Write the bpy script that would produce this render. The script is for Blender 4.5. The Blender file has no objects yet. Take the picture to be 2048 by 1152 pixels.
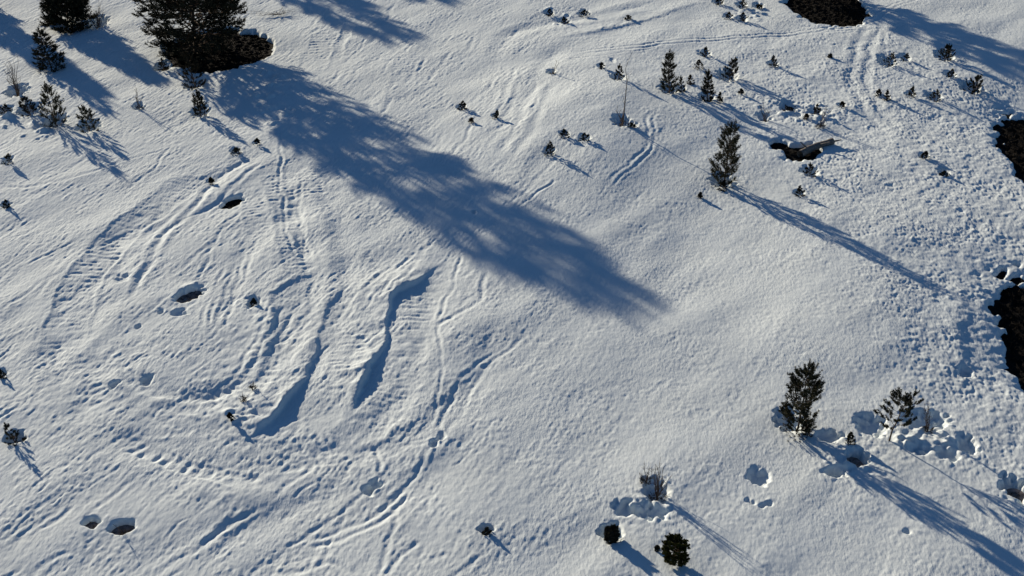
import bpy, math, random
import numpy as np
from mathutils import Vector, Matrix

# ------------------------------------------------------------------ camera, sky, sun
S = bpy.context.scene
COL = S.collection
FOC, TH, HC = 3000.0, math.radians(30.5), 30.0          # focal length in photo pixels (2048 wide), tilt below level, height (m)
cam = bpy.data.cameras.new('camera'); camo = bpy.data.objects.new('camera', cam); COL.objects.link(camo)
cam.sensor_width = 36.0; cam.lens = 36.0 * FOC / 2048.0
cam.clip_start = 0.5; cam.clip_end = 3000
camo.location = (0, 0, HC); camo.rotation_euler = (math.pi / 2 - TH, 0, 0)
S.camera = camo

SUN_EL = math.radians(14.0); SUN_AZ = math.radians(-38.3)   # clockwise from +Y
w = bpy.data.worlds.new('World'); S.world = w; w.use_nodes = True
nt = w.node_tree; bg = nt.nodes['Background']
sky = nt.nodes.new('ShaderNodeTexSky'); sky.sky_type = 'NISHITA'; sky.sun_disc = False
sky.sun_elevation = SUN_EL; sky.sun_rotation = SUN_AZ % (2 * math.pi)
sky.air_density = 1.0; sky.dust_density = 0.3; sky.ozone_density = 6.0
nt.links.new(sky.outputs[0], bg.inputs[0]); bg.inputs[1].default_value = 0.060
sl = bpy.data.lights.new('sun', 'SUN'); slo = bpy.data.objects.new('sun', sl); COL.objects.link(slo)
sl.energy = 5.0; sl.angle = math.radians(0.7); sl.color = (1.0, 0.865, 0.685)
to_sun = Vector((math.sin(SUN_AZ) * math.cos(SUN_EL), math.cos(SUN_AZ) * math.cos(SUN_EL), math.sin(SUN_EL)))
slo.rotation_euler = to_sun.to_track_quat('Z', 'Y').to_euler(); slo.location = (0, 0, 60)
S.view_settings.view_transform = 'Standard'; S.view_settings.look = 'None'
S.view_settings.exposure = 0.36; S.view_settings.gamma = 1.0
S.render.engine = 'CYCLES'

U = np.array([-to_sun.x, -to_sun.y]) / math.hypot(to_sun.x, to_sun.y)    # the way shadows run over the ground
TE = math.tan(SUN_EL)

# ------------------------------------------------------------------ broad lie of the land
_G = []                                                # extra hills: (x, y, rx, ry, angle, height)
def _base(x, y):
    s = U[0] * x + U[1] * y + 47.0
    s = 55.0 * np.tanh(s / 55.0)
    return 0.006 * s - 0.00030 * s * s
def macro(x, y):
    x = np.asarray(x, float); y = np.asarray(y, float)
    z = _base(x, y)
    for (cx, cy, rx, ry, a, h) in _G:
        dx = x - cx; dy = y - cy; c, s_ = math.cos(a), math.sin(a)
        z = z + h * np.exp(-((dx * c + dy * s_) / rx) ** 2 - ((-dx * s_ + dy * c) / ry) ** 2)
    return z
def spot(px, py):
    """ground point seen at a place in the photograph (2048 x 1152)"""
    px = np.asarray(px, float); py = np.asarray(py, float)
    v = (py - 576) / FOC; u = (px - 1024) / FOC
    dx = u; dy = math.cos(TH) - v * math.sin(TH); dz = -math.sin(TH) - v * math.cos(TH)
    z = np.zeros_like(px)
    for _ in range(25):
        t = (HC - z) / -dz
        z = 0.5 * z + 0.5 * macro(dx * t, dy * t)
    t = (HC - z) / -dz
    return dx * t, dy * t
def hill(px, py, rx, ry, ang, h):
    x, y = spot(px, py); _G.append((float(x), float(y), rx, ry, math.radians(ang), h))
hill(1190, 240, 4.5, 7.0, 0, 0.60)                     # knoll under the lone birch
hill(1420, 520, 3.5, 6.0, 20, -0.30)
hill(380, 600, 5.0, 7.0, -30, 0.08)                    # mound inside the snowmobile loops
hill(1640, 590, 4.0, 6.0, 0, 0.26)
hill(620, 1010, 3.0, 4.0, 20, -0.16)
hill(1000, 620, 3.0, 6.0, -30, 0.12)
hill(1560, 60, 8.0, 8.0, 0, 0.15)
hill(2110, 680, 3.6, 9.0, -8, -0.45)                   # bank falling away on the right
hill(2120, 230, 4.0, 5.0, 0, -0.5)

# ------------------------------------------------------------------ fine snow surface grid
def axis(lo, hi, step_a, step_b, out_lo, out_hi):
    c = [lo]
    while c[-1] < hi:
        t = (c[-1] - lo) / (hi - lo); c.append(c[-1] + step_a * (1 - t) + step_b * t)
    a, s = [], step_a
    p = lo
    while p > out_lo: s *= 1.22; p -= s; a.append(p)
    b, s = [], step_b
    p = c[-1]
    while p < out_hi: s *= 1.22; p += s; b.append(p)
    return np.array(a[::-1] + c + b)
xs = axis(-36, 36, 0.042, 0.042, -500, 500)
ys = axis(31, 94, 0.045, 0.095, -400, 900)
X, Y = np.meshgrid(xs, ys)                             # rows = y
Z = macro(X, Y)

def tile(seed, lo, hi, beta=1.0, n=1024, size=40.96):
    """periodic noise, wavelengths lo..hi metres, scaled to unit rms slope"""
    r = np.random.RandomState(seed)
    f = np.fft.fftfreq(n, size / n); fx, fy = np.meshgrid(f, f)
    k = np.hypot(fx, fy); k[0, 0] = 1
    amp = k ** -beta * np.exp(-(k * lo) ** 4) * (1 - np.exp(-(k * hi) ** 4)); amp[0, 0] = 0
    a = np.fft.ifft2(np.fft.fft2(r.randn(n, n)) * amp).real
    g = np.gradient(a, size / n)
    return a / math.sqrt((g[0] ** 2 + g[1] ** 2).mean()), size
def samp(T, x, y, rot=0.0, sx=1.0, sy=1.0):
    a, size = T; n = a.shape[0]; c, s = math.cos(rot), math.sin(rot)
    u = ((x * c + y * s) / sx) / size * n; v = ((-x * s + y * c) / sy) / size * n
    iu = np.floor(u).astype(int); iv = np.floor(v).astype(int); fu = u - iu; fv = v - iv
    i0 = iu % n; i1 = (iu + 1) % n; j0 = iv % n; j1 = (iv + 1) % n
    return (a[j0, i0] * (1 - fu) + a[j0, i1] * fu) * (1 - fv) + (a[j1, i0] * (1 - fu) + a[j1, i1] * fu) * fv
N_grain = tile(1, 0.16, 0.45, 0.6)
N_fine = tile(6, 0.10, 0.26, 0.3, 2048)
N_bump = tile(2, 0.35, 1.6, 1.3)
N_wave = tile(3, 1.5, 7.0, 1.6)
N_lump = tile(4, 0.25, 0.7, 0.6)
N_mask = tile(5, 1.0, 6.0, 1.2)

def blob(px, py, rx, ry, ang=0):
    x, y = spot(px, py); c, s = math.cos(math.radians(ang)), math.sin(math.radians(ang))
    dx, dy = X - x, Y - y
    return np.exp(-((dx * c + dy * s) / rx) ** 2 - ((-dx * s + dy * c) / ry) ** 2)
def cap(a): return np.clip(a, 0, 1)
STREAK = math.radians(62)                              # the way the wind streaks and most tracks run

M_left = cap(blob(250, 500, 14, 22) + blob(600, 300, 11, 15) + blob(300, 950, 10, 9) + blob(800, 100, 9, 9) + blob(150, 100, 14, 16) + 0.8 * blob(650, 1000, 6, 6))
M_right = cap(blob(2000, 430, 6.0, 17) + blob(1750, 300, 6, 8) * 0.8 + blob(1980, 700, 3.5, 10) + blob(1650, 130, 10, 7) * .6)
M_crumb = cap(blob(1860, 875, 2.0, 1.3) + blob(1300, 1010, 1.2, 1.3) + blob(1700, 920, 1.3, 1.1) + blob(1625, 225, 2.2, 2.0) + blob(1470, 185, 1.8, 2.0) * .5 + blob(1480, 25, 1.8, 2.5) * .6 + blob(1130, 30, 2, 2.5) * .5)
M_far = cap(blob(1960, 420, 2.2, 10) + blob(1975, 700, 2.0, 8) + blob(1900, 330, 3, 4) * .6 + blob(1960, 230, 2.5, 3.5) * .8)
M_rough = cap(blob(540, 700, 2.4, 6, 10) + blob(300, 790, 4.5, 2.2) + blob(200, 720, 2.0, 2.5) + blob(760, 700, 2.6, 7) + blob(600, 380, 3, 5) * .7 + blob(600, 880, 5, 3) * .7)
mod = 0.84 + 0.42 * np.clip(samp(N_mask, X, Y) * 2.2, -.9, .9)
gr = samp(N_grain, X, Y, 0.3, 1.0, 1.5) * .65 + 1.05 * samp(N_fine, X, Y, -.25, .9, 1.7)
Z += gr * (0.080 + 0.030 * M_left + 0.13 * M_right + 0.10 * M_crumb + .03 * M_rough) * mod
Z += samp(N_lump, X, Y, 1.0) * (.10 * M_crumb + .065 * M_far)
Z += samp(N_bump, X, Y, 2.0) * .05 * M_far
st = samp(N_bump, X, Y, STREAK, 3.2, 0.62)
Z += st * (0.010 + 0.014 * M_left) * mod
st2 = samp(N_grain, X + 7, Y + 3, STREAK + .12, 4.0, 0.8)
Z += st2 * (0.022 + 0.060 * M_left) * mod
Z += samp(N_bump, X, Y, 1.1) * (0.016 + 0.035 * M_right + 0.03 * M_rough)
Z += samp(N_wave, X, Y, 0.9, 1.7, 0.9) * 0.036
Z += samp(N_lump, X, Y, STREAK, 1.5, 1.0) * (0.040 * M_rough + 0.038 * M_right)
NB = samp(N_bump, X, Y, .7) * 6; NL = samp(N_lump, X, Y, .2) * 12
del gr, st, st2

# ------------------------------------------------------------------ tracks: lines followed over the ground
def smooth(pts, step=0.35):
    px = np.array([p[0] for p in pts], float); py = np.array([p[1] for p in pts], float)
    x, y = spot(px, py); P = np.stack([x, y], 1)
    P = np.vstack([2 * P[0] - P[1], P, 2 * P[-1] - P[-2]]); out = []
    for i in range(1, len(P) - 2):
        a, b, c, d = P[i - 1:i + 3]; n = max(2, int(np.linalg.norm(c - b) / step))
        for t in np.arange(n) / n:
            out.append(0.5 * (2 * b + (c - a) * t + (2 * a - 5 * b + 4 * c - d) * t * t + (-a + 3 * b - 3 * c + d) * t ** 3))
    out.append(P[-2]); return np.array(out)
CUR = [0]
def follow(pts, reach, fn):
    """adds fn(signed distance, run, fraction) within reach of a line; positive = right of a line drawn downward"""
    L = smooth(pts); seg = np.diff(L, axis=0); ln = np.linalg.norm(seg, axis=1); run = np.concatenate([[0], np.cumsum(ln)])
    x0, y0 = L.min(0) - reach; x1, y1 = L.max(0) + reach
    i0, i1 = np.searchsorted(xs, [x0, x1]); j0, j1 = np.searchsorted(ys, [y0, y1])
    if i1 <= i0 or j1 <= j0: return
    D = np.full((j1 - j0, i1 - i0), 1e9); Rn = np.zeros_like(D); Sg = np.ones_like(D)
    for k in range(len(seg)):
        a, b = L[k], L[k + 1]
        ia, ib = np.searchsorted(xs, [min(a[0], b[0]) - reach, max(a[0], b[0]) + reach])
        ja, jb = np.searchsorted(ys, [min(a[1], b[1]) - reach, max(a[1], b[1]) + reach])
        if ib <= ia or jb <= ja: continue
        gx = xs[None, ia:ib] - a[0]; gy = ys[ja:jb, None] - a[1]; d = seg[k] / max(ln[k], 1e-6)
        t = np.clip(gx * d[0] + gy * d[1], 0, ln[k]); ex = gx - t * d[0]; ey = gy - t * d[1]
        q = np.hypot(ex, ey); sgn = np.sign(d[0] * gy - d[1] * gx)
        sub = (slice(ja - j0, jb - j0), slice(ia - i0, ib - i0)); m = q < D[sub]
        D[sub] = np.where(m, q, D[sub]); Rn[sub] = np.where(m, run[k] + t, Rn[sub]); Sg[sub] = np.where(m, sgn, Sg[sub])
    sl_ = (slice(j0, j1), slice(i0, i1)); ok = D < reach
    wob = 0.06 * np.sin(Rn * 1.3 + pts[0][0]) + 0.04 * np.sin(Rn * 3.1 + pts[0][1])
    fr = Rn / run[-1]; nb, nl = NB[sl_], NL[sl_]
    CUR[:] = [nb]
    Z[sl_] += np.where(ok, fn(D * Sg + wob + .03 * nb, Rn + .035 * nb + .01 * nl, fr) * np.clip(1 + .16 * nb + .06 * nl, .6, 1.3), 0)
def fade(fr, e=0.12): return np.clip(fr / e, 0, 1) * np.clip((1 - fr) / e, 0, 1)
def groove(pts, wd=0.10, dp=0.05, gap=None):
    def prof(d): return .45 * dp0(d)
    def dp0(d): return -dp * np.exp(-(d / wd) ** 2) + 0.4 * dp * np.exp(-((np.abs(d) - 2.1 * wd) / (0.8 * wd)) ** 2)
    if gap: fn = lambda d, r, f: (prof(d - gap / 2) + prof(d + gap / 2)) * fade(f) * (0.75 + .25 * np.sin(r * 1.7))
    else: fn = lambda d, r, f: prof(d) * fade(f) * (0.75 + .25 * np.sin(r * 1.7))
    follow(pts, 4 * wd + (gap or 0), fn)
def tread(pts, half=0.45, dp_=0.03, pitch=0.30, rib_=0.018):
    def fn(d, r, f):
        inside = 1 / (1 + np.exp((np.abs(d) - half) / 0.035))
        dp = dp_ * .42; rib = rib_ * .42 * np.clip(.8 + 1.1 * CUR[0], 0, 1.7); edge = 0.5 * dp * np.exp(-((np.abs(d) - half - .09) / .08) ** 2)
        jit = np.sin(r * 2.3) * .6 + np.sin(r * .9 + 1) * .5
        return (edge - dp * inside + rib * inside * np.sin(2 * np.pi * r / pitch + jit + d * 1.5) * (0.6 + .4 * np.sin(r * .8))) * fade(f, .3)
    follow(pts, half + 0.35, fn)
def scarp(pts, h=0.2, ramp=1.2, soft=0.05, e=0.25, wt=None, reach=3.0):
    """a lip: the ground climbs to the line and drops off sharply on its right-hand side"""
    def fn(d, r, f):
        a = np.clip(f / e, 0, 1) * np.clip((1 - f) / e, 0, 1)
        a = a * (0.85 + 0.15 * np.sin(r * 0.9 + 2)) * (1 if wt is None else np.interp(f, np.linspace(0, 1, len(wt)), wt))
        up = np.exp(-np.clip(-d, 0, None) / ramp) * np.clip((reach + d) / reach, 0, 1)
        dn = 1 / (1 + np.exp(np.clip((d) / soft, -30, 30)))
        return h * a * (np.where(d < 0, up, 1) * dn - 0.35 * np.exp(-np.clip(d, 0, None) / .6) * (1 - dn) * np.clip((reach - d) / reach, 0, 1))
    follow(pts, reach, fn)

# wide banks left by ploughing and turning
scarp([(960, 480), (880, 530), (840, 560), (793, 585), (778, 640), (765, 700), (742, 730), (730, 770), (712, 800), (704, 830)], .27, 1.3, .03, .12, [.02, .03, .06, .5, .8, .5, .3, .5, 1, 1, .8])
scarp([(700, 560), (655, 615), (640, 680), (600, 770), (562, 822), (482, 888)], .25, 1.5, .03, .10, [.1, .2, .2, .2, .25, .3, .45, 1, .9, .15])
scarp([(985, 700), (925, 770), (860, 815), (795, 868), (720, 905), (660, 932), (600, 965)], .05, 1.6, .08, .25)
scarp([(600, 965), (540, 955), (470, 955), (400, 1000), (370, 1030)], .05, 1.2, .08, .25)
scarp([(640, 540), (575, 570), (545, 605), (548, 690), (520, 750), (470, 800)], .10, .9, .07, .2)
scarp([(590, 440), (600, 520), (620, 600), (575, 700), (545, 780)], .07, .7, .07, .2)
scarp([(395, 560), (380, 585), (350, 610)], .20, .6, .05, .3, reach=1.5)
scarp([(530, 740), (470, 780), (390, 800), (300, 790), (235, 765), (190, 720)][::-1], .10, .8, .08, .2)
scarp([(1110, 250), (1060, 330), (1000, 400)], .08, 2.0, .2, .3)
scarp([(1090, 80), (1200, 62), (1300, 38), (1400, 5)][::-1], .09, .8, .10, .2)
scarp([(1440, 400), (1370, 440), (1310, 500)], .07, 2.0, .3, .3)
scarp([(880, 690), (850, 780), (800, 860)], .06, 1.0, .1, .3)
scarp([(1930, 540), (1925, 650), (1935, 790)], .10, .8, .12, .25)
# treads
tread([(420, 320), (330, 400), (240, 470), (180, 540), (140, 620), (128, 700), (135, 770)], .75, .06, .34, .030)
tread([(545, 330), (575, 420), (590, 500), (605, 570)], .60, .05, .34, .03)
tread([(500, 370), (520, 460), (520, 520)], .5, .03, .3, .02)
tread([(622, 330), (632, 400), (680, 450)], .45, .03, .30, .025)
tread([(850, 560), (825, 640), (808, 720), (780, 790), (720, 850)], .75, .03, .32, .022)
tread([(780, 840), (690, 885), (610, 905), (520, 915), (400, 900), (300, 880)], .8, .03, .34, .022)
tread([(240, 865), (320, 915), (420, 947), (520, 965)], .35, .06, .42, .045)
tread([(705, 640), (690, 740), (660, 800)], .6, .03, .3, .02)
tread([(560, 700), (500, 770), (420, 810), (320, 800)], .6, .05, .36, .03)
tread([(220, 700), (200, 770), (240, 830), (330, 850), (450, 850)], .55, .03, .34, .02)
tread([(820, 90), (800, 180), (770, 230)], .6, .02, .34, .018)
tread([(700, 40), (682, 90), (668, 125)], .25, .06, .25, .02)
tread([(655, 50), (640, 100), (610, 160)], .7, .03, .4, .03)
tread([(1000, 130), (1060, 60), (1160, 0)], .8, .02, .3, .012)
# broad soft arcs worn by the turning machine
for pts, wd, dp in [([(560, 300), (430, 350), (300, 430), (200, 530), (135, 640), (125, 740), (190, 830), (320, 905), (470, 945), (600, 950), (720, 890), (830, 800), (900, 700)], .55, .16),
                    ([(520, 300), (380, 400), (290, 480), (215, 570), (180, 680), (200, 770), (290, 830), (420, 850)], .40, .13),
                    ([(580, 330), (590, 430), (610, 540), (590, 640), (540, 730), (450, 790), (330, 800), (230, 750)], .50, .18),
                    ([(640, 350), (680, 450), (690, 560), (660, 680), (600, 780)], .35, .09),
                    ([(900, 480), (860, 600), (840, 700), (790, 800), (700, 870), (590, 915), (450, 910)], .5, .13),
                    ([(500, 480), (470, 570), (440, 650)], .35, .10), ([(1000, 640), (960, 730), (880, 830), (760, 930), (600, 1010), (450, 1090)], .45, .10),
                    ([(760, 180), (690, 260), (640, 330)], .35, .07), ([(980, 120), (1040, 60), (1200, 30), (1330, 0)], .4, .12), ([(1120, 90), (1040, 200), (980, 290)], .45, .10)]:
    groove(pts, wd, dp)
# grooves
G = groove
G([(500, 310), (430, 365), (370, 430), (320, 480), (290, 540), (262, 600)], .14, .13)
G([(520, 325), (455, 385), (400, 430)], .11, .09)
G([(490, 415), (440, 470), (400, 520)], .08, .06)
G([(470, 425), (430, 480), (395, 560)], .08, .05)
for k in range(5): G([(505 - 14 * k, 500 + 8 * k), (478 - 13 * k, 580), (448 - 12 * k, 660)], .07, .05)
for k in range(4): G([(548 + 20 * k, 600 + 8 * k), (505 + 22 * k, 690), (470 + 26 * k, 760 - 5 * k)], .08, .05)
for k in range(6): G([(880 - 22 * k, 470 + 14 * k), (820 - 20 * k, 540 + 9 * k), (770 - 22 * k, 600 + 12 * k)], .08, .045)
G([(565, 250), (560, 340), (572, 450), (600, 545)], .07, .08)
G([(600, 350), (600, 430), (612, 520)], .07, .05)
G([(0, 375), (90, 368), (190, 345)], .12, .05)
G([(50, 530), (120, 495), (180, 470)], .07, .05); G([(0, 620), (90, 560), (150, 500)], .08, .03)
G([(925, 505), (895, 590), (875, 650)], .07, .06); G([(975, 545), (955, 600), (900, 635), (865, 655)], .09, .07)
G([(880, 640), (880, 750), (868, 860)], .06, .05)
G([(1010, 690), (940, 740), (890, 820), (860, 900), (800, 985), (700, 1050)], .08, .06)
G([(1060, 660), (960, 750), (905, 850), (860, 930)], .08, .05)
G([(825, 980), (760, 1030), (690, 1065), (610, 1090)], .11, .11, .32)
G([(780, 960), (700, 1010), (630, 1060), (560, 1100)], .08, .06)
G([(750, 890), (758, 930), (768, 975)], .07, .07)
G([(700, 1150), (650, 1120), (600, 1140), (520, 1150)], .1, .06)
G([(840, 1080), (800, 1110), (770, 1152)], .08, .06); G([(800, 1020), (770, 1100), (750, 1160)], .08, .07)
G([(480, 1030), (400, 1090), (300, 1155)], .12, .08); G([(520, 1010), (450, 1060), (360, 1110)], .09, .06)
G([(1140, 108), (1250, 96), (1400, 80), (1560, 70), (1640, 58), (1720, 48), (1780, 18), (1830, -5)], .08, .07, .42)
G([(1100, 118), (1200, 112), (1320, 95)], .07, .04)
G([(1540, 78), (1700, 60), (1830, 55)], .08, .03)
G([(1750, 45), (1726, 100), (1718, 160), (1742, 215), (1800, 280)], .22, .09, .7)
G([(1772, 60), (1768, 105)], .12, .06)
G([(1300, 225), (1303, 275), (1275, 320), (1215, 372)], .08, .05, .3)
G([(1110, 355), (1070, 390), (1035, 418)], .06, .07)
G([(1090, 160), (1050, 250), (1015, 310)], .2, .06, .8); G([(1040, 130), (1020, 190), (990, 250)], .12, .04, .5)
G([(1130, 300), (1050, 380), (985, 430)], .1, .03)
G([(170, 350), (220, 330), (330, 300)], .08, .04); G([(330, 300), (300, 345), (250, 380)], .07, .05)
G([(640, 1150), (660, 1080), (700, 1000)], .07, .04)
rnd = random.Random(5)
for k in range(75):                                    # faint scratches left of the middle
    a = rnd.uniform(0, 1000); b = rnd.uniform(280, 1140)
    if b < 620 and a > 520 + (b - 280) * 1.1: continue
    l = rnd.uniform(40, 150); sl0 = rnd.uniform(.55, 1.0); c = rnd.uniform(-.15, .15)
    G([(a, b), (a - l * .5, b + l * (sl0 + c) * .5), (a - l, b + l * sl0)], rnd.uniform(.04, .09), rnd.uniform(.02, .04))
for k in range(26):
    a = rnd.uniform(640, 1100); b = rnd.uniform(0, 260); l = rnd.uniform(30, 90)
    G([(a, b), (a - l * .3, b + l * .5), (a - l * .8, b + l)], rnd.uniform(.06, .12), rnd.uniform(.02, .05))

# ------------------------------------------------------------------ holes, trodden snow, wells round plants
def pit(px, py, rx, ry, depth=.25, ang=0, rim=.05, rag=.36):
    """hollow; rx, ry in photo pixels across"""
    x, y = spot(px, py); x1, _ = spot(px + rx, py); _, y1 = spot(px, py - ry)
    a = abs(x1 - x); b = min(abs(y1 - y), 2.2 * a + .1); R = max(a, b) * 2.4
    i0, i1 = np.searchsorted(xs, [x - R, x + R]); j0, j1 = np.searchsorted(ys, [y - R, y + R])
    gx, gy = X[j0:j1, i0:i1], Y[j0:j1, i0:i1]; c, s = math.cos(math.radians(ang)), math.sin(math.radians(ang))
    dx, dy = gx - x, gy - y
    q = np.hypot((dx * c + dy * s) / a, (-dx * s + dy * c) / b) + rag * (samp(N_lump, gx, gy) * 6 + samp(N_grain, gx, gy) * 5)
    Z[j0:j1, i0:i1] += -depth / (1 + np.exp(np.clip((q - 1) / .14, -30, 30))) + rim * depth * np.exp(-((q - 1.35) / .28) ** 2)
def clods(px, py, rx, ry, n, size, seed):
    r = np.random.RandomState(seed)
    for _ in range(n):
        a, q = r.uniform(0, 6.28), math.sqrt(r.rand()); cx, cy = spot(px + rx * q * math.cos(a), py + ry * q * math.sin(a))
        s = size * r.uniform(.45, 1.2); h = s * r.uniform(.25, .6) * r.choice([1, 1, -1]); R = 2.2 * s
        i0, i1 = np.searchsorted(xs, [cx - R, cx + R]); j0, j1 = np.searchsorted(ys, [cy - R, cy + R])
        q2 = np.hypot(X[j0:j1, i0:i1] - cx, (Y[j0:j1, i0:i1] - cy) * r.uniform(.7, 1.2)) / s
        q2 = q2 + .45 * samp(N_lump, X[j0:j1, i0:i1], Y[j0:j1, i0:i1]) * 6 + .4 * samp(N_grain, X[j0:j1, i0:i1], Y[j0:j1, i0:i1]) * 6
        Z[j0:j1, i0:i1] += h / (1 + np.exp(np.clip((q2 - 1) / .22, -30, 30)))
for p in [(360, 624, 15, 6, .12), (737, 979, 11, 9, .16), (750, 967, 11, 9, .16),
          (507, 602, 12, 10, .15), (245, 555, 12, 8, .1), (868, 887, 8, 7, .12), (883, 872, 7, 9, .1), (1250, 1016, 19, 13, .24), (1300, 1024, 30, 13, .26), (1313, 982, 22, 20, .26),
          (1223, 1061, 18, 16, .35), (1518, 952, 19, 15, .22), (1716, 914, 19, 15, .50), (1672, 942, 22, 9, .32), (1742, 848, 27, 20, .26), (1852, 838, 38, 17, .30),
          (1840, 897, 20, 9, .20), (1895, 905, 18, 14, .22), (1935, 888, 16, 16, .28), (2030, 975, 22, 22, .42), (1660, 872, 22, 12, .18), (1580, 838, 24, 20, .25),
          (1506, 1005, 6, 5, .08), (1525, 1011, 6, 5, .08), (1538, 1007, 6, 5, .08), (1496, 1000, 5, 5, .08), (1930, 742, 12, 10, .25), (322, 622, 5, 5, .08), (276, 652, 5, 4, .1),
          (294, 760, 10, 9, .18), (228, 770, 9, 7, .14), (1815, 1062, 6, 5, .08), (948, 424, 4, 3, .1), (1225, 120, 5, 4, .06)]:
    pit(*p)
clods(1860, 875, 75, 24, 60, .13, 3); clods(1300, 1010, 45, 32, 44, .10, 4); clods(1700, 920, 45, 24, 30, .10, 5); clods(1620, 225, 70, 18, 26, .15, 6)
clods(1490, 190, 60, 30, 10, .12, 7); clods(1520, 1008, 26, 10, 8, .06, 8); clods(465, 820, 60, 22, 12, .12, 9); clods(1130, 30, 70, 22, 9, .13, 10); clods(1480, 25, 50, 22, 12, .15, 11)
clods(60, 250, 60, 30, 14, .2, 12); clods(540, 200, 50, 60, 26, .18, 13); clods(1690, 885, 26, 10, 8, .1, 14)

# bare patches where the snow lies away from dark heath, then dark floors painting shade into snow holes: (centre, half sizes in pixels, tilt)
BARE = [('bare_ground_or_shade', 440, 98, 100, 41, 0, 11), ('bare_ground_or_shade', 1655, 8, 74, 42, 0, 12), ('bare_ground_or_shade', 2134, 372, 76, 140, 0, 13), ('bare_ground_or_shade', 2152, 772, 110, 225, 0, 14),
        ('bare_ground_or_shade', 1561, 288, 20, 10, 0, 15), ('bare_ground_or_shade', 1606, 303, 38, 13, -24, 16), ('bare_ground_or_shade', 464, 402, 17, 8, -38, 17),
        ('bare_ground_or_shade', 184, 1044, 16, 10, 0, 18), ('bare_ground_or_shade', 246, 1053, 24, 11, 0, 19), ('bare_ground_or_shade', 378, 587, 18, 9, -42, 20), ('bare_ground_or_shade', 1706, 918, 11, 8, 0, 21), ('bare_ground_or_shade', 2034, 982, 12, 9, 0, 22)]  # this row only darkens snow holes, standing in for their shade
bare_geo = []
for nme, px, py, rx, ry, ang, sd in BARE:
    x, y = spot(px, py); xa, _ = spot(px + rx, py); _, ya = spot(px, py - ry); _, yb = spot(px, py + ry)
    a = float(xa - x); b = float(abs(ya - yb) / 2); y = float((ya + yb) / 2); x = float(x)
    big = a > 1.0; R = max(a, b) * 1.5 + .5
    ar = math.atan2(math.sin(math.radians(-ang)) * 2, math.cos(math.radians(-ang))) if ang else 0
    if ang: L_ = a / max(.3, abs(math.cos(ar))); b = b * .9; a = L_ * .8
    i0, i1 = np.searchsorted(xs, [x - R, x + R]); j0, j1 = np.searchsorted(ys, [y - R, y + R])
    gx, gy = X[j0:j1, i0:i1], Y[j0:j1, i0:i1]; c, s = math.cos(ar), math.sin(ar); dx, dy = gx - x, gy - y
    q = np.hypot((dx * c + dy * s) / a, (-dx * s + dy * c) / b)
    q = q + (samp(N_bump, gx, gy) * (.75 if big else 1.0) + (0 if big else samp(N_lump, gx, gy) * 1.5) + samp(N_lump, gx, gy) * .35) / max(a, 1.2) + samp(N_mask, gx, gy) * .12
    k = 1 / (1 + np.exp(np.clip((q - 1) / (.06 / max(a, 1) + .015), -30, 30)))
    Z[j0:j1, i0:i1] += -.65 * k + .04 * np.exp(-((q - 1.08) / .06) ** 2)
    bare_geo.append((nme, x, y, a, b, ar, R, big, sd))

# ------------------------------------------------------------------ materials
def mat(name, color, rough=.8, var=.25, scale=8.0, spec=.3, bump=0.0, bscale=30.0):
    m = bpy.data.materials.new(name); m.use_nodes = True; t = m.node_tree; b = t.nodes['Principled BSDF']
    b.inputs['Roughness'].default_value = rough; b.inputs['Specular IOR Level'].default_value = spec
    tc = t.nodes.new('ShaderNodeTexCoord'); n = t.nodes.new('ShaderNodeTexNoise'); n.inputs['Scale'].default_value = scale; n.inputs['Detail'].default_value = 3
    r = t.nodes.new('ShaderNodeValToRGB'); lo = [c * (1 - var) for c in color]; hi = [min(1, c * (1 + var)) for c in color]
    r.color_ramp.elements[0].color = (*lo, 1); r.color_ramp.elements[0].position = .3; r.color_ramp.elements[1].color = (*hi, 1); r.color_ramp.elements[1].position = .7
    t.links.new(tc.outputs['Object'], n.inputs['Vector']); t.links.new(n.outputs[0], r.inputs[0]); t.links.new(r.outputs[0], b.inputs['Base Color'])
    if bump:
        mp = t.nodes.new('ShaderNodeMapping'); mp.inputs['Rotation'].default_value = (0, 0, -.45); mp.inputs['Scale'].default_value = (1.25, .55, 1); n2 = t.nodes.new('ShaderNodeTexNoise'); n2.inputs['Scale'].default_value = bscale; n2.inputs['Detail'].default_value = 4
        bp = t.nodes.new('ShaderNodeBump'); n3 = t.nodes.new('ShaderNodeTexNoise'); n3.inputs['Scale'].default_value = .22; m3 = t.nodes.new('ShaderNodeMapRange')
        m3.inputs[1].default_value = .38; m3.inputs[2].default_value = .62; m3.inputs[3].default_value = .5; m3.inputs[4].default_value = 1.0
        t.links.new(tc.outputs['Object'], n3.inputs['Vector']); t.links.new(n3.outputs[0], m3.inputs[0]); t.links.new(m3.outputs[0], bp.inputs['Strength']); bp.inputs['Distance'].default_value = bump
        t.links.new(tc.outputs['Object'], mp.inputs[0]); t.links.new(mp.outputs[0], n2.inputs['Vector']); t.links.new(n2.outputs[0], bp.inputs['Height']); t.links.new(bp.outputs[0], b.inputs['Normal'])
    return m
M_snow = mat('snow', (.72, .785, .79), .75, .03, .5, .03, .021, 10.0)
M_soil = mat('heath_soil', (.006, .005, .004), .95, .6, 3.0, .1, .05, 9.0)
M_pit = mat('hole_shade', (.20, .17, .16), .9, .5, 5.0, .1, .04, 12.0)  # grey-brown floor colour standing in for shade inside the snow holes
M_heath = mat('heather', (.016, .012, .008), .9, .5, 6.0, .1)
M_need = [mat('pine_needles', (.052, .050, .027), .75, .35, 4.0, .08), mat('spruce_needles', (.034, .033, .020), .8, .35, 3.0, .06), mat('yellow_green_needles', (.060, .060, .014), .75, .4, 6.0, .08), mat('brown_needles', (.038, .030, .017), .85, .4, 6.0, .06)]
M_dull = mat('dull_needles', (.046, .044, .030), .85, .4, 6.0, .06)
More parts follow.
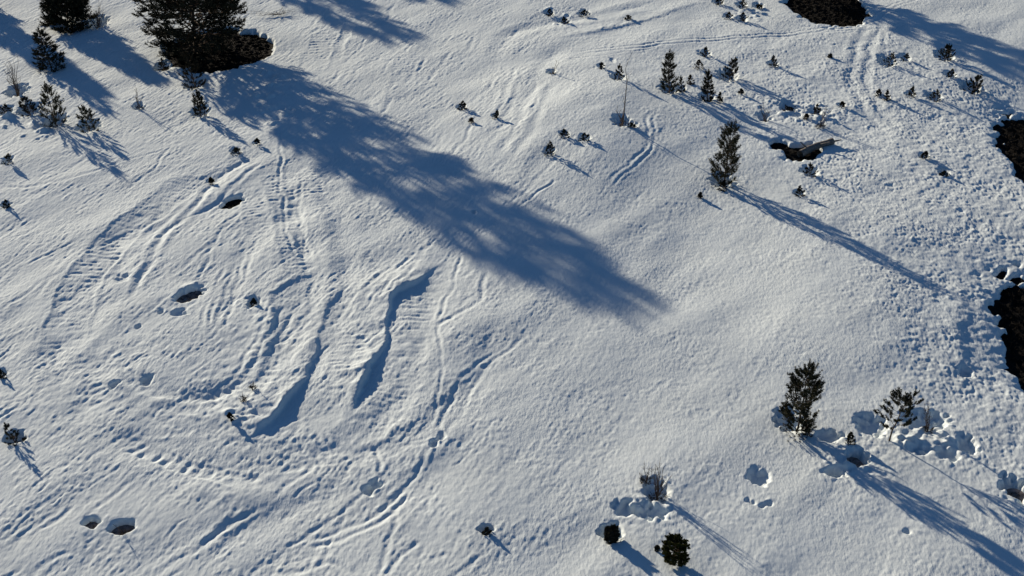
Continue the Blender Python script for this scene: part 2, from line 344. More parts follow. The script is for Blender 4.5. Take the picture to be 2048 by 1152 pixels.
M_low = mat('brown_twigs', (.055, .043, .032), .9, .4, 9.0, .05)
M_bark = mat('bark', (.085, .060, .042), .9, .35, 14.0, .15)
M_twig = mat('birch_twigs', (.075, .055, .045), .8, .3, 20.0, .2)
M_log = mat('grey_log', (.16, .145, .13), .85, .35, 9.0, .2)

# ------------------------------------------------------------------ meshes
def mesh_np(name, V, F, material, parent=None, smooth_=False):
    V = np.asarray(V, np.float32); F = np.asarray(F, np.int32); k = F.shape[1]
    me = bpy.data.meshes.new(name); me.vertices.add(len(V)); me.vertices.foreach_set('co', V.ravel())
    me.loops.add(F.size); me.loops.foreach_set('vertex_index', F.ravel()); me.polygons.add(len(F))
    me.polygons.foreach_set('loop_start', np.arange(0, F.size, k, dtype=np.int32)); me.polygons.foreach_set('loop_total', np.full(len(F), k, np.int32))
    if smooth_: me.polygons.foreach_set('use_smooth', np.ones(len(F), bool))
    me.update(calc_edges=True); me.materials.append(material)
    o = bpy.data.objects.new(name, me); COL.objects.link(o)
    if parent: o.parent = parent
    return o
def grid_faces(ny, nx):
    i = np.arange((ny - 1) * (nx - 1)); r = i // (nx - 1); c = i % (nx - 1); a = r * nx + c
    return np.stack([a, a + 1, a + nx + 1, a + nx], 1)
def height(x, y):
    i = np.clip(np.searchsorted(xs, x), 1, len(xs) - 1); j = np.clip(np.searchsorted(ys, y), 1, len(ys) - 1)
    return float(Z[j, i])

# (plants are listed before the ground is made, because each sits in its own small hollow)
# kind, base px, top px, crown width px, options, label, category
PL = []
def P(kind, bx, by, tx, ty, wpx, label, cat, well=1, seed=None, **k): PL.append((kind, bx, by, tx, ty, wpx, label, cat, well, seed, k))
exec_list = True
P('pine_tree', 1447, 368, 1455, 238, 60, 'tall airy young pine standing alone with the long thin shadow right of centre', 'pine tree', 1, 3)
P('pine_tree', 1592, 862, 1603, 722, 78, 'full conical young pine in the lower right above the widest trodden hollow', 'pine tree', 0, 5)
P('pine_tree', 1777, 882, 1800, 785, 92, 'crooked sparse pine with bare lower trunk beside the heap of churned snow', 'pine tree', 0, 7, sparse=1)
P('pine_tree', 1340, 182, 1335, 97, 38, 'leaning double-tufted pine left of the small thicket on the upper right', 'pine tree', 1, 9)
P('pine_sapling', 1364, 181, 1360, 150, 20, 'short sapling touching the right foot of the leaning tufted pine', 'pine sapling', 1, 10)
P('pine_sapling', 1415, 200, 1413, 140, 30, 'dark slender sapling in the middle of the upper right thicket', 'pine sapling', 1, 11, dark=1)
P('pine_sapling', 1458, 156, 1467, 115, 40, 'broad dark sapling at the right end of the upper right thicket', 'pine sapling', 1, 12, dark=1)
P('pine_sapling', 1237, 158, 1237, 124, 30, 'bushy small pine above the tall thin birch stem', 'pine sapling', 1, 13, dark=1)
P('pine_sapling', 1411, 112, 1412, 90, 26, 'low round pine tuft just below the ski tracks', 'pine sapling', 1, 14, dark=1)
P('pine_sapling', 1100, 307, 1100, 282, 24, 'largest of the three low dark saplings on the bright knoll', 'pine sapling', 1, 15, dark=1)
P('pine_sapling', 1131, 272, 1128, 258, 22, 'flat dark sapling above the largest one on the bright knoll', 'pine sapling', 1, 16, dark=1)
P('pine_sapling', 1171, 280, 1168, 265, 26, 'rightmost of the three low dark saplings on the bright knoll', 'pine sapling', 1, 17, dark=1)
P('pine_sapling', 925, 218, 926, 203, 20, 'tiny brown sapling on bright snow above the great shadow', 'pine sapling', 1, 18, brown=1)
P('pine_sapling', 992, 236, 995, 222, 14, 'tiny dark sprig right of the brown sapling above the great shadow', 'pine sapling', 1, 19, dark=1)
P('pine_sapling', 943, 245, 944, 237, 12, 'very small sprig just below the brown sapling', 'pine sapling', 0, 20, brown=1)
P('spruce_tree', 104, 136, 87, 56, 62, 'pointed narrow spruce at the upper left with a wide skirt of branches', 'spruce', 1, 21, dark=1)
P('pine_tree', 112, 248, 102, 162, 60, 'bushy young pine on the left, taller of the side by side pair', 'pine tree', 1, 22)
P('pine_tree', 180, 258, 172, 203, 54, 'shorter rounder greener pine of the side by side pair on the left', 'pine tree', 1, 23)
P('pine_sapling', 402, 229, 398, 176, 36, 'small upright dark pine just below the black bare patch', 'pine sapling', 1, 24, dark=1)
P('pine_sapling', 392, 172, 382, 100, 56, 'olive brown pine growing on the lower edge of the black bare patch', 'pine sapling', 1, 25, brown=1)
P('pine_sapling', 328, 138, 326, 112, 34, 'low dark shrub left of the olive brown pine at the bare patch', 'shrub', 1, 26, dark=1)
P('pine_sapling', 62, 226, 50, 188, 44, 'drooping brown pine between the left edge and the side by side pair', 'pine sapling', 1, 27, brown=1)
P('pine_sapling', 12, 228, 14, 205, 34, 'low brown shrub at the left edge beside the drooping pine', 'shrub', 1, 28, brown=1)
P('pine_sapling', 17, 328, 20, 310, 24, 'small dark tuft at the left edge below the tree shadows', 'pine sapling', 1, 29, dark=1)
P('pine_sapling', 14, 414, 13, 396, 20, 'small isolated tuft near the left edge on smooth snow', 'pine sapling', 1, 30, dark=1)
P('pine_sapling', 473, 307, 473, 297, 22, 'small flat tuft at the upper end of the deep straight groove', 'pine sapling', 1, 31, dark=1)
P('pine_sapling', 422, 364, 421, 353, 14, 'tiny tuft beside the middle of the deep straight groove', 'pine sapling', 1, 32, dark=1)
P('pine_sapling', 468, 404, 466, 384, 22, 'dark sprig rising from the small bare hollow inside the track loops', 'pine sapling', 0, 33, dark=1)
P('pine_sapling', 515, 290, 515, 279, 14, 'tiny sprig in the dappled light left of the great shadow', 'pine sapling', 1, 34, dark=1)
P('pine_sapling', 2, 752, 4, 728, 30, 'small sapling cut by the left edge with a faint forked shadow', 'pine sapling', 1, 35)
P('pine_sapling', 32, 880, 20, 828, 44, 'dark bushy sapling at the lower left with a ragged bluish shadow', 'pine sapling', 1, 36, dark=1)
P('pine_sapling', 974, 1068, 974, 1044, 32, 'small dark tuft low in the middle with a short thin shadow', 'pine sapling', 1, 37, dark=1)
P('pine_sapling', 507, 606, 508, 592, 16, 'small dark sprig in a hollow on the churned snow of the loops', 'pine sapling', 0, 38, dark=1)
P('juniper_bush', 1352, 1128, 1346, 1075, 50, 'dense yellow green juniper bush at the bottom of the frame', 'juniper bush', 0, 39, green=1)
P('pine_sapling', 1314, 1100, 1315, 1094, 10, 'tiny black tuft left of the dense yellow green bush', 'pine sapling', 0, 40, dark=1)
P('juniper_bush', 1223, 1078, 1223, 1050, 30, 'small round dark green bush sunk in its hole left of the bare twigs', 'juniper bush', 0, 41, dark=1)
P('pine_sapling', 1890, 117, 1895, 82, 38, 'upright sapling nearest the broad tree shadow at the upper right', 'pine sapling', 1, 42, dark=1)
P('pine_sapling', 1776, 128, 1784, 98, 38, 'dark spreading sapling beside the smooth curved track', 'pine sapling', 1, 43, dark=1)
P('pine_sapling', 1811, 120, 1814, 101, 26, 'smaller sapling right beside the spreading one at the curved track', 'pine sapling', 1, 44, dark=1)
P('pine_sapling', 1547, 132, 1546, 112, 22, 'small lone sapling between the thicket and the curved track', 'pine sapling', 1, 45, dark=1)
P('pine_sapling', 1660, 116, 1661, 110, 10, 'tiny sprig on open snow below the upper bare patch', 'pine sapling', 0, 46, dark=1)
P('pine_sapling', 1901, 154, 1904, 134, 26, 'sapling directly below the upright one near the broad shadow', 'pine sapling', 1, 47, dark=1)
P('pine_sapling', 1943, 181, 1956, 142, 44, 'thin sapling over a deep round hollow at the right', 'pine sapling', 1, 48, dark=1)
P('pine_sapling', 1868, 199, 1872, 172, 34, 'sapling with bright rim of snow left of the deep round hollow', 'pine sapling', 1, 49, dark=1)
P('pine_sapling', 1822, 193, 1824, 174, 20, 'narrow sapling in the middle of the lower row by the curved track', 'pine sapling', 1, 50, dark=1)
P('pine_sapling', 1772, 200, 1773, 182, 18, 'right one of two tiny saplings touching the curved track', 'pine sapling', 1, 51, dark=1)
P('pine_sapling', 1756, 192, 1757, 180, 14, 'left one of two tiny saplings touching the curved track', 'pine sapling', 0, 52, dark=1)
P('pine_sapling', 1850, 318, 1851, 304, 20, 'upper tuft sunk in the rough snow at the right', 'pine sapling', 1, 53, dark=1)
P('pine_sapling', 1889, 350, 1888, 334, 26, 'lower tuft sunk in the rough snow at the right', 'pine sapling', 1, 54, dark=1)
P('pine_sapling', 1621, 348, 1618, 318, 36, 'brown bushy sapling below the fallen log', 'pine sapling', 1, 55, brown=1)
P('pine_sapling', 1600, 391, 1598, 372, 22, 'small round tuft at the edge of the long thin pine shadow', 'pine sapling', 1, 56, dark=1)
P('pine_sapling', 1577, 217, 1580, 207, 36, 'flat brown heather tuft on lumpy snow above the log', 'heather tuft', 1, 57, brown=1)
P('pine_sapling', 1632, 228, 1634, 204, 26, 'brown upright tuft in the middle of the lumpy snow above the log', 'heather tuft', 1, 58, brown=1)
P('pine_sapling', 1684, 216, 1684, 205, 16, 'small round tuft at the right end of the lumpy snow', 'heather tuft', 1, 59, brown=1)
P('pine_sapling', 1613, 238, 1613, 230, 14, 'lowest small tuft of the lumpy snow above the log', 'heather tuft', 0, 60, brown=1)
P('pine_sapling', 1267, 254, 1262, 240, 24, 'low dark tuft right of the tall birch stem foot', 'pine sapling', 1, 61, dark=1)
P('pine_sapling', 1382, 167, 1380, 152, 18, 'pale brown tuft inside the upper right thicket', 'heather tuft', 0, 62, brown=1)
P('pine_sapling', 1398, 138, 1397, 122, 22, 'pale tuft above the dark slender sapling of the thicket', 'heather tuft', 0, 63, brown=1)
P('pine_sapling', 1440, 205, 1440, 186, 14, 'small sprig right of the dark slender sapling of the thicket', 'pine sapling', 0, 64, dark=1)
P('pine_sapling', 1482, 190, 1481, 180, 16, 'small flat sprig at the lower right of the thicket', 'pine sapling', 0, 65, dark=1)
P('pine_sapling', 1203, 136, 1203, 126, 14, 'tiny round tuft left of the bushy small pine', 'pine sapling', 1, 66, dark=1)
P('pine_sapling', 1400, 396, 1401, 386, 10, 'tiny sprig left of the foot of the tall airy pine', 'pine sapling', 0, 67, dark=1)
P('pine_sapling', 1100, 30, 1099, 14, 20, 'brown tuft at the top middle, leftmost of the row', 'heather tuft', 1, 68, brown=1)
P('pine_sapling', 1130, 44, 1127, 30, 22, 'dark tuft at the top middle just right of the leftmost one', 'heather tuft', 1, 69, dark=1)
P('pine_sapling', 1170, 30, 1169, 20, 24, 'flat dark tuft at the top middle above the pale road edge', 'heather tuft', 1, 70, dark=1)
P('pine_sapling', 1256, 39, 1256, 33, 18, 'tiny flat sprig alone on the pale road strip', 'heather tuft', 0, 71, dark=1)
P('pine_sapling', 1438, 8, 1438, -4, 22, 'tuft on the top edge, leftmost of the top right cluster', 'heather tuft', 1, 72, brown=1)
P('pine_sapling', 1485, 14, 1486, -6, 22, 'dark tuft on the top edge in the middle of the top right cluster', 'heather tuft', 1, 73, dark=1)
P('pine_sapling', 1486, 42, 1485, 24, 24, 'lowest tuft of the top right cluster', 'heather tuft', 1, 74, brown=1)
P('pine_sapling', 1458, 36, 1457, 24, 20, 'tuft at the lower left of the top right cluster', 'heather tuft', 1, 75, brown=1)
P('pine_sapling', 1518, 15, 1518, 6, 22, 'flat tuft at the right of the top right cluster', 'heather tuft', 1, 76, brown=1)
P('pine_sapling', 1446, 380, 1447, 362, 20, 'little bush hugging the foot of the tall airy pine', 'shrub', 0, 77, brown=1)
P('pine_sapling', 1700, 888, 1699, 866, 20, 'small green sprig at the edge of the trodden hollow behind the conical pine', 'pine sapling', 0, 78)
P('pine_sapling', 462, 842, 460, 830, 14, 'tiny brown sprig on the lumpy snow of the lower track loop', 'pine sapling', 0, 79, brown=1)
P('pine_sapling', 1610, 868, 1612, 838, 34, 'sparse sprig at the right foot of the conical pine', 'pine sapling', 0, 80)
P('bare_shrub', 1245, 246, 1253, 95, 40, 'slender leafless birch with one tall thin stem on the bright knoll', 'birch', 1, 81, birch=1)
P('bare_shrub', 1314, 992, 1322, 912, 56, 'leafless twiggy shrub standing in trampled snow at the bottom', 'bare shrub', 0, 82)
P('bare_shrub', 1292, 970, 1288, 935, 34, 'short dense twig clump left of the leafless shrub at the bottom', 'bare shrub', 0, 83)
P('bare_shrub', 37, 188, 32, 105, 50, 'leafless grey shrub in a hollow near the left edge', 'bare shrub', 1, 84)
P('bare_shrub', 196, 52, 190, -12, 60, 'leafless shrub right of the big dark spruce at the top left', 'bare shrub', 1, 85)
P('bare_shrub', 279, 218, 276, 180, 24, 'small twig with bud in a pit between the pine pair and the bare patch', 'bare shrub', 1, 86)
P('bare_shrub', 1530, 238, 1524, 196, 30, 'leafless twigs left of the lumpy snow above the log', 'bare shrub', 1, 87)
P('bare_shrub', 1857, 858, 1850, 788, 26, 'thin bare stem behind the heap of churned snow', 'bare shrub', 0, 88)
P('bare_shrub', 1105, 148, 1118, 118, 20, 'short brown twigs under the left end of the ski tracks', 'bare shrub', 1, 89)
P('bare_shrub', 505, 782, 507, 766, 14, 'upper one of two short twigs in the churned lower loop', 'bare shrub', 0, 90)
P('bare_shrub', 488, 806, 485, 790, 12, 'lower one of two short twigs in the churned lower loop', 'bare shrub', 0, 91)
P('bare_shrub', 184, 1050, 166, 1028, 20, 'wispy twig in the smaller of the two holes at the lower left', 'bare shrub', 0, 92)
P('bare_shrub', 250, 1064, 240, 1030, 28, 'wispy twig in the larger of the two holes at the lower left', 'bare shrub', 0, 93)
P('bare_shrub', 370, 596, 352, 572, 18, 'wispy twig in the slanting hole on the mound inside the loops', 'bare shrub', 0, 94)
P('bare_shrub', 1640, 255, 1650, 215, 34, 'fine grey twigs at the right end of the lumpy snow above the log', 'bare shrub', 0, 95)
P('bare_shrub', 560, 30, 556, -4, 50, 'low dead branch lying across the snow at the top right of the black bare patch', 'dead branch', 0, 96)

for q in PL:
    if q[8]:
        wv = min(q[5], 46)
        pit(q[1] - 2, q[2] - 4 - wv * .08, wv * .40, wv * .24, .05 + wv * .0065, rag=.35)

V = np.stack([X, Y, Z], 2).reshape(-1, 3)
g = mesh_np('ground', V, grid_faces(len(ys), len(xs)), M_snow, None, True); g['kind'] = 'structure'
del V

# ------------------------------------------------------------------ bare heath in the patches, shade-coloured floors in the snow holes
for nme, x, y, a, b, ar, R, big, sd in bare_geo:
    n = 90; q = np.linspace(-1.2, 1.2, n); A, B = np.meshgrid(q * (a + .15), q * (b + .15)); c, s = math.cos(ar), math.sin(ar)
    gx = x + A * c - B * s; gy = y + A * s + B * c
    rr = np.hypot(A / (a + .15), B / (b + .15))
    gz = macro(gx, gy) - .20 + samp(N_lump, gx, gy) * .5 * (1 if big else .4) - .5 * np.clip(rr - 1.02, 0, 1)
    o = mesh_np(nme, np.stack([gx, gy, gz], 2).reshape(-1, 3), grid_faces(n, n), M_soil if sd < 18 else M_pit, None, True); o['kind'] = 'structure'
    # heather and grass stalks
    r = np.random.RandomState(sd); m = int(min(9000, 700 * a * b))
    th = r.uniform(0, 2 * np.pi, m); q = np.sqrt(r.rand(m)) * .95
    A = a * q * np.cos(th); B = b * q * np.sin(th); hx = x + A * c - B * s; hy = y + A * s + B * c
    hz = macro(hx, hy) - .22 + samp(N_lump, hx, hy) * .5 * (1 if big else .4)
    L = r.uniform(.06, .20, m) * (1 if big else .6); d = r.randn(m, 3) * [.7, .7, .15]; d[:, 2] += .7; d /= np.linalg.norm(d, axis=1)[:, None]
    sd_ = r.randn(m, 3); sd_ = np.cross(d, sd_); sd_ /= np.linalg.norm(sd_, axis=1)[:, None]
    p = np.stack([hx, hy, hz], 1); VV = np.stack([p - sd_ * .018, p + sd_ * .018, p + d * L[:, None]], 1).reshape(-1, 3)
    h = mesh_np('heather', VV, np.arange(3 * m).reshape(-1, 3), M_heath if sd < 18 else M_low); h['kind'] = 'stuff'
    h['label'] = 'dark brown heather and dead grass covering a snow-free patch or a hole floor coloured as shade'; h['category'] = 'heather'

# ------------------------------------------------------------------ plants
def tubes(segs, sides=5):
    """segs: list of (polyline Nx3, radii N)"""
    VV, FF, o = [], [], 0
    for P_, R_ in segs:
        P_ = np.asarray(P_, float); n = len(P_); T = np.gradient(P_, axis=0); T /= np.linalg.norm(T, axis=1)[:, None] + 1e-9
        ref = np.where(np.abs(T[:, 2:3]) > .8, np.array([[1., 0, 0]]), np.array([[0, 0, 1.]]))
        a = np.cross(T, ref); a /= np.linalg.norm(a, axis=1)[:, None]; b = np.cross(T, a)
        th = np.arange(sides) * 2 * np.pi / sides
        ring = P_[:, None] + np.asarray(R_)[:, None, None] * (a[:, None] * np.cos(th)[None, :, None] + b[:, None] * np.sin(th)[None, :, None])
        VV.append(ring.reshape(-1, 3)); i = np.arange(n - 1)[:, None] * sides; k = np.arange(sides)[None]; k2 = (k + 1) % sides
        FF.append(np.stack([i + k, i + k2, i + sides + k2, i + sides + k], 2).reshape(-1, 4) + o); o += n * sides
    return np.vstack(VV), np.vstack(FF)
def tufts(pos, dr, ln, r, per, nl, nw):
    """bottle-brush shoots of needles: per needles round each shoot"""
    n = len(pos); pos = np.repeat(pos, per, 0); dr = np.repeat(dr, per, 0); ln = np.repeat(ln, per)
    t = r.rand(n * per); q = r.randn(n * per, 3); side = np.cross(dr, q); side /= np.linalg.norm(side, axis=1)[:, None] + 1e-9
    nd = dr * .75 + side; nd /= np.linalg.norm(nd, axis=1)[:, None]
    base = pos + dr * (ln * t)[:, None]; wv = np.cross(nd, r.randn(n * per, 3)); wv /= np.linalg.norm(wv, axis=1)[:, None] + 1e-9
    tip = base + nd * (nl * (.7 + .6 * r.rand(n * per)) * (1 - .35 * t))[:, None]
    VV = np.stack([base - wv * nw, base + wv * nw, tip], 1).reshape(-1, 3)
    return VV, np.arange(len(VV)).reshape(-1, 3)
def unit(v): return v / (np.linalg.norm(v) + 1e-9)

def pine_parts(h, rad, seed, lean=(0, 0), start=.08, whorls=10, per=5, top=.8, shoots=4, up=.55, density=1.0, dens_n=26, sparse=0, fat=1.0, shape='pine', big=False, skirt=0):
    r = np.random.RandomState(seed); n = 9; t = np.linspace(0, 1, n)
    wob = np.cumsum(r.randn(n, 2) * .012 * h * (2.2 if sparse else 1), 0); wob -= wob[0]
    T = np.stack([lean[0] * t + wob[:, 0] * .6, lean[1] * t + wob[:, 1] * .6, h * t - .3 * (1 - t) * (t < .01)], 1)
    r0 = .010 * h + .012; trunk = [(T, r0 * (1 - .85 * t))]
    at = lambda q: np.array([np.interp(q, t, T[:, k]) for k in range(3)])
    kp, kd, kl = [], [], []
    br, pos, dr, ln = [(T, r0 * .5 * (1 - .85 * t))], [], [], []
    for w_ in range(whorls):
        f = start + (1 - start - .06) * (w_ + .5 * r.rand()) / whorls; u = (f - start) / (1 - start)
        if shape == 'pine': prof = (1 - u) ** top * (1.05 + .3 * u) * min(1, .70 + 1.6 * u)
        elif shape == 'full': prof = min(1.0, .68 + 1.9 * u) * (.88 + .12 * (1 - max(0, u - .3) / .7)) * (1 - max(0, u - .74) / .27) ** .6
        else: prof = (1 - u) ** .85
        k = per if not sparse else r.choice([1, 2, 3])
        for j in range(k):
            if r.rand() > density: continue
            L = rad * prof * (r.uniform(.70, 1.12) if shape != 'full' else r.uniform(.80, 1.06)) + .03 * h * .3; az = 2 * math.pi * (j / k + r.uniform(-.12, .12)) + w_ * 1.3
            rise = up * (.5 + .9 * u) + r.uniform(-.12, .12)
            d0 = np.array([math.cos(az), math.sin(az), rise * .6]); b0 = at(f); m = 5; pts = [b0]; d = unit(d0)
            for q in range(1, m): d = unit(d + np.array([0, 0, .13 * {'spruce': .25, 'full': .2}.get(shape, 1)]) + r.randn(3) * .07); pts.append(pts[-1] + d * L / (m - 1))
            pts = np.array(pts); br.append((pts, np.linspace(r0 * .42 * (1 - .6 * f), .004 + .001 * h, m)))
            sh = .10 * h if not big else .45
            sh = max(sh, .05)
            ns = max(2, int(round(shoots * (.5 + L / max(rad, .01)))))
            for q in range(ns):
                v = r.uniform(.28, 1.0) if q else 1.0; pp = np.array([np.interp(v * (m - 1), np.arange(m), pts[:, c_]) for c_ in range(3)])
                side = unit(np.cross(d, [0, 0, 1])) * r.choice([-1, 1]) * r.uniform(.3, 1.0) * (1 - .6 * (q == 0)); sd = unit(d + side + np.array([0, 0, r.uniform(.15, .95)]))
                off = (1 - v) * L * r.uniform(0, .55); pp2 = pp + unit(d * .6 + side) * off
                if off > .05 * h * .5: br.append((np.array([pp, pp2]), np.array([.006, .004]) * max(1, h / 3)))
                pos.append(pp2); dr.append(sd); ln.append(sh * r.uniform(.7, 1.3))
    for q in range(skirt):                             # low brown twigs round the foot
        az = r.uniform(0, 2 * math.pi); R_ = rad * .95 * math.sqrt(r.uniform(.04, 1)); kp.append(np.array([R_ * math.cos(az) - rad * .1, R_ * math.sin(az), h * r.uniform(-.02, .13) * (1.25 - R_ / rad * .6)]))
        kd.append(unit(np.array([math.cos(az), math.sin(az), r.uniform(.2, 1.2)]))); kl.append(max(.05, .07 * h) * r.uniform(.6, 1.1))
    for q in range(4 if shape != 'full' else 0): pos.append(at(.84 + .05 * q)); dr.append(unit(np.array([r.randn() * .15, r.randn() * .15, 1]))); ln.append(.07 * h)
    pos, dr, ln = np.array(pos), np.array(dr), np.array(ln)
    if big: nl, nw = .13 * fat, .020 * fat
    else: dens_n = int(dens_n * 1.6); nl, nw = max(.05, .058 * h ** .6) * fat, max(.010, .0075 * h ** .5) * fat
    NV, NF = tufts(pos, dr, ln, r, dens_n, nl, nw)
    if skirt: KT = tufts(np.array(kp), np.array(kd), np.array(kl), r, 14, nl * .8, nw * .8)
    return tubes(trunk, 7), tubes(br, 3), (NV, NF), KT if skirt else None
def group_of(kind):
    return {'pine_tree': 'young pines growing out of the snow', 'spruce_tree': 'young pines growing out of the snow', 'pine_sapling': 'small saplings and tufts poking through the snow', 'bare_shrub': 'leafless shrubs in the snow', 'juniper_bush': 'low bushes at the bottom'}[kind]
def thing(name, label, cat, loc, group=None):
    e = bpy.data.objects.new(name, None); COL.objects.link(e); e.location = loc; e.empty_display_size = .2
    e['label'] = label; e['category'] = cat
    if group: e['group'] = group
    return e
def dims(bx, by, tx, ty, wpx):
    """height, half width and lean in metres of a thing whose foot and top show at these places"""
    x, y = map(float, spot(bx, by)); z = height(x, y)
    sc = FOC / (y * math.cos(TH) + (HC - z) * math.sin(TH)); hh = (by - ty) / sc / math.cos(TH)
    hh = hh * (1 - .5 * hh / HC)
    return x, y, z, hh, wpx / 2 / sc, (tx - bx) / sc
for kind, bx, by, tx, ty, wpx, label, cat, well, seed, k in PL:
    x, y, z, h, rad, lx = dims(bx, by, tx, ty, wpx)
    if kind == 'bare_shrub':
        e = thing(kind, label, cat, (x, y, z), 'leafless shrubs in the snow'); r = np.random.RandomState(seed); stems, tw = [], []
        birch = k.get('birch'); ns = 5 if birch else max(4, int(wpx / 4.5)); dead = 'dead' in cat
        for s_ in range(ns):
            hl = h * (r.uniform(.45, .95) if s_ else 1.0) * (.35 if birch and s_ else 1); az = r.uniform(0, 6.28); sp = rad * r.uniform(.3, 1.0) * (0 if birch and not s_ else 1)
            m = 6; q = np.linspace(0, 1, m); pts = np.stack([lx * q * hl / h + math.cos(az) * sp * q ** 1.2, math.sin(az) * sp * q ** 1.2, hl * q - .05 * (q == 0)], 1)
            pts[1:] += r.randn(m - 1, 3) * .02 * h; base = .0075 * h + .006
            if dead: pts[:, 2] = .05 + np.abs(pts[:, 2]) * .18; pts[:, 0] += (pts[:, 0]) * 1.5
            stems.append((pts, np.linspace(base, .005, m)))
            for _ in range(7 if not birch else 12):
                v = r.uniform(.3, .95); pp = np.array([np.interp(v * (m - 1), np.arange(m), pts[:, c_]) for c_ in range(3)]); L = hl * r.uniform(.10, .28) * (1 if not birch else .55)
                d = unit(np.array([r.randn() * .6, r.randn() * .6, .9])); e1 = pp + d * L * .5; e2 = e1 + unit(d + r.randn(3) * .25) * L * .5; tw.append((np.array([pp, e1, e2]), np.array([.006, .005, .0035])))
            tw.append((pts, np.linspace(base, .005, m) * .5))
        a, b = tubes(stems, 5); mesh_np('stem', a, b, M_twig, e, True); a, b = tubes(tw, 3); mesh_np('twigs', a, b, M_twig, e, True)
        if not dead:
            n = int(12 + wpx * .8); az = r.uniform(0, 6.28, n); q = np.sqrt(r.uniform(0, 1, n)) * rad * (.55 if not birch else .9); kp = np.stack([q * np.cos(az), q * np.sin(az) + .04, r.uniform(-.03, .10, n)], 1)
            kd = np.stack([np.cos(az), np.sin(az), r.uniform(.3, 1.5, n)], 1); kd /= np.linalg.norm(kd, axis=1)[:, None]
            a, b = tufts(kp, kd, r.uniform(.06, .16, n), r, 12, .06, .009); mesh_np('lower_twigs', a, b, M_low, e)['kind'] = 'stuff'
        continue
    mt = M_need[0]
    if k.get('dark'): mt = M_need[1]
    if k.get('green'): mt = M_need[2]
    if k.get('brown'): mt = M_need[3]
    small = h < 1.0; start = .05; kw = {}
    if kind == 'juniper_bush': kw = dict(whorls=7, per=9, shoots=6, dens_n=30, up=.5, shape='full', fat=1.2)
    elif kind == 'spruce_tree': kw = dict(whorls=12, per=6, shoots=5, dens_n=26, up=.15, shape='spruce', skirt=90)
    elif k.get('sparse'): kw = dict(whorls=11, per=3, start=.34, shoots=5, dens_n=32, up=.4, sparse=1, top=.6)
    elif small: kw = dict(whorls=6, per=5, shoots=3, dens_n=18, up=.45, fat=1.15, top=1.5, skirt=int((10 + 40 * h) * (1 if wpx > 17 else .4)), density=.8)
    else: kw = dict(whorls=9, per=5, shoots=4, dens_n=26, up=.6, top=1.0, skirt=45, density=.9)
    if seed == 3: kw.update(start=.10, top=.7, shoots=4, whorls=11)
    if seed == 5: kw.update(top=.50, shoots=5, whorls=12, start=.05, dens_n=30)
    if small and k.get('dark'): mt = M_dull
    (a, b), (c, d), (nv, nf), low = pine_parts(h, rad, seed, lean=(lx, 0), **kw)
    if small:                                          # squat and wide
        pass
    e = thing(kind, label, cat, (x, y, z), group_of(kind))
    if small: mesh_np('stem', np.vstack([a, c]), np.vstack([b, d + len(a)]), M_bark, e, True)
    else: mesh_np('trunk', a, b, M_bark, e, True); mesh_np('branches', c, d, M_bark, e, True)
    mesh_np('foliage', nv, nf, mt, e)
    if low: mesh_np('lower_twigs', low[0], low[1], M_low, e)['kind'] = 'stuff'

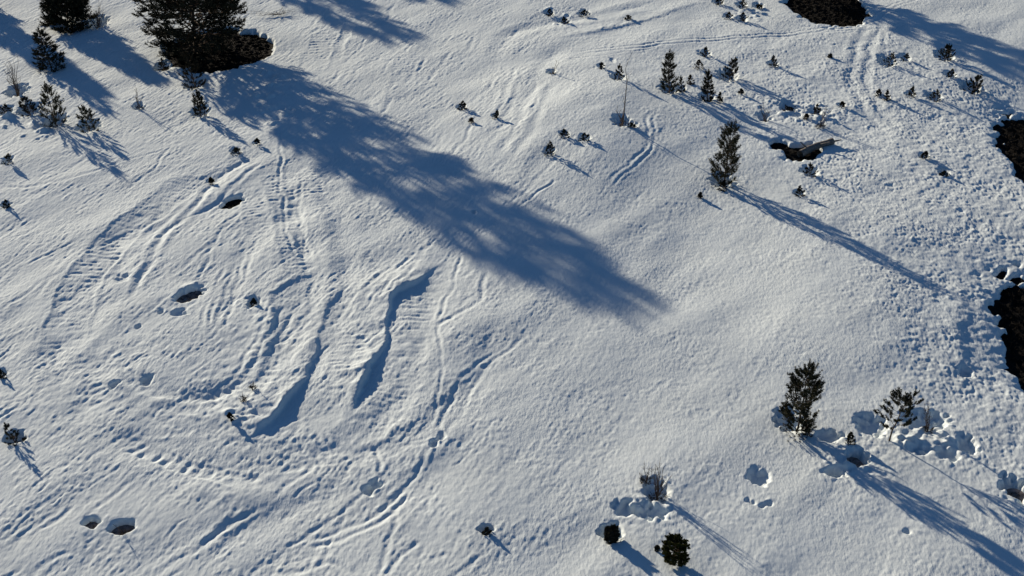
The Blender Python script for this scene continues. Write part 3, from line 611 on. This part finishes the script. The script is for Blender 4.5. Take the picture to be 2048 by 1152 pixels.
# ------------------------------------------------------------------ tall trees: their crowns rise out of the frame and throw the long shadows
big_cache = {}
def big_tree(tipx, tipy, L, rad, label, seed, start=.1, name='pine_tree', dens=30, density=1.0, per=7, wh=2.8, shape='full'):
    """stands L metres back towards the sun from the place where the tip of its shadow falls"""
    tx, ty = map(float, spot(tipx, tipy)); x, y = tx - U[0] * L, ty - U[1] * L
    z = float(macro(x, y)) - .15; h = float(macro(tx, ty)) + L * TE - z
    (a, b), (c, d), (nv, nf), _l = pine_parts(h, rad, seed, start=start, whorls=int(h * wh), per=per, shoots=10, up=.12, shape=shape, big=True, dens_n=dens, fat=1.15, density=density)
    e = thing(name, label, 'pine tree' if name[0] == 'p' else 'spruce', (x, y, z), 'tall trees at the edges of the clearing')
    mesh_np('trunk', a, b, M_bark, e, True); mesh_np('branches', c, d, M_bark, e, True); mesh_np('foliage', nv, nf, M_need[1], e)
big_tree(1290, 636, 36.0, 2.8, 'tall dense pine rising from the black bare patch, throwing the great blue shadow', 101, .03, dens=30, per=8, wh=4.2, density=.90)
big_tree(318, 165, 11.3, 1.45, 'big dark spruce at the top left beside a leafless shrub', 102, .03, 'spruce_tree', wh=4.5, per=9, shape='spruce', dens=36)
big_tree(822, 88, 24, 1.9, 'tall pine beyond the top edge behind the black bare patch', 103, .1)
big_tree(905, 12, 26, 1.9, 'second tall pine beyond the top edge, further back and to the right', 104, .1)
big_tree(222, 208, 19, 1.2, 'tall pine beyond the top left corner shading a narrow strip of snow', 105, .05, shape='spruce', per=8, wh=4)
big_tree(2230, 200, 22, 1.7, 'tall pine beyond the top edge above the brown bare patch on the right', 106, .22)

# ------------------------------------------------------------------ fallen log by the small bare hollow
lx0, ly0 = map(float, spot(1600, 308)); lx1, ly1 = map(float, spot(1664, 286))
z0 = float(macro(lx0, ly0)); z1 = float(macro(lx1, ly1)); q = np.linspace(0, 1, 12)
ax = np.stack([lx0 + (lx1 - lx0) * q, ly0 + (ly1 - ly0) * q + .12 * np.sin(q * 4), z0 - .02 + (z1 - z0) * q + .16 * q], 1)
r = np.random.RandomState(2)
e = thing('fallen_log', 'grey weathered log lying over a dark hollow', 'log', (lx0, ly0, z0))
ax -= np.array([lx0, ly0, z0])
a, b = tubes([(ax, .19 - .05 * q + r.randn(12) * .01)], 12); mesh_np('trunk', a, b, M_log, e, True)
a, b = tubes([(ax[6] + np.outer(np.linspace(0, 1, 4), [.5, -.25, .3]), np.array([.07, .055, .04, .03])), (ax[9] + np.outer(np.linspace(0, 1, 4), [.7, .1, .12]), np.array([.06, .05, .04, .025])), (ax[2:-1] + 0., np.full(9, .03)), (ax[3] + np.outer(np.linspace(0, 1, 4), [-.4, .1, .35]), np.array([.06, .05, .03, .02]))], 7)
mesh_np('branch_stubs', a, b, M_log, e, True)
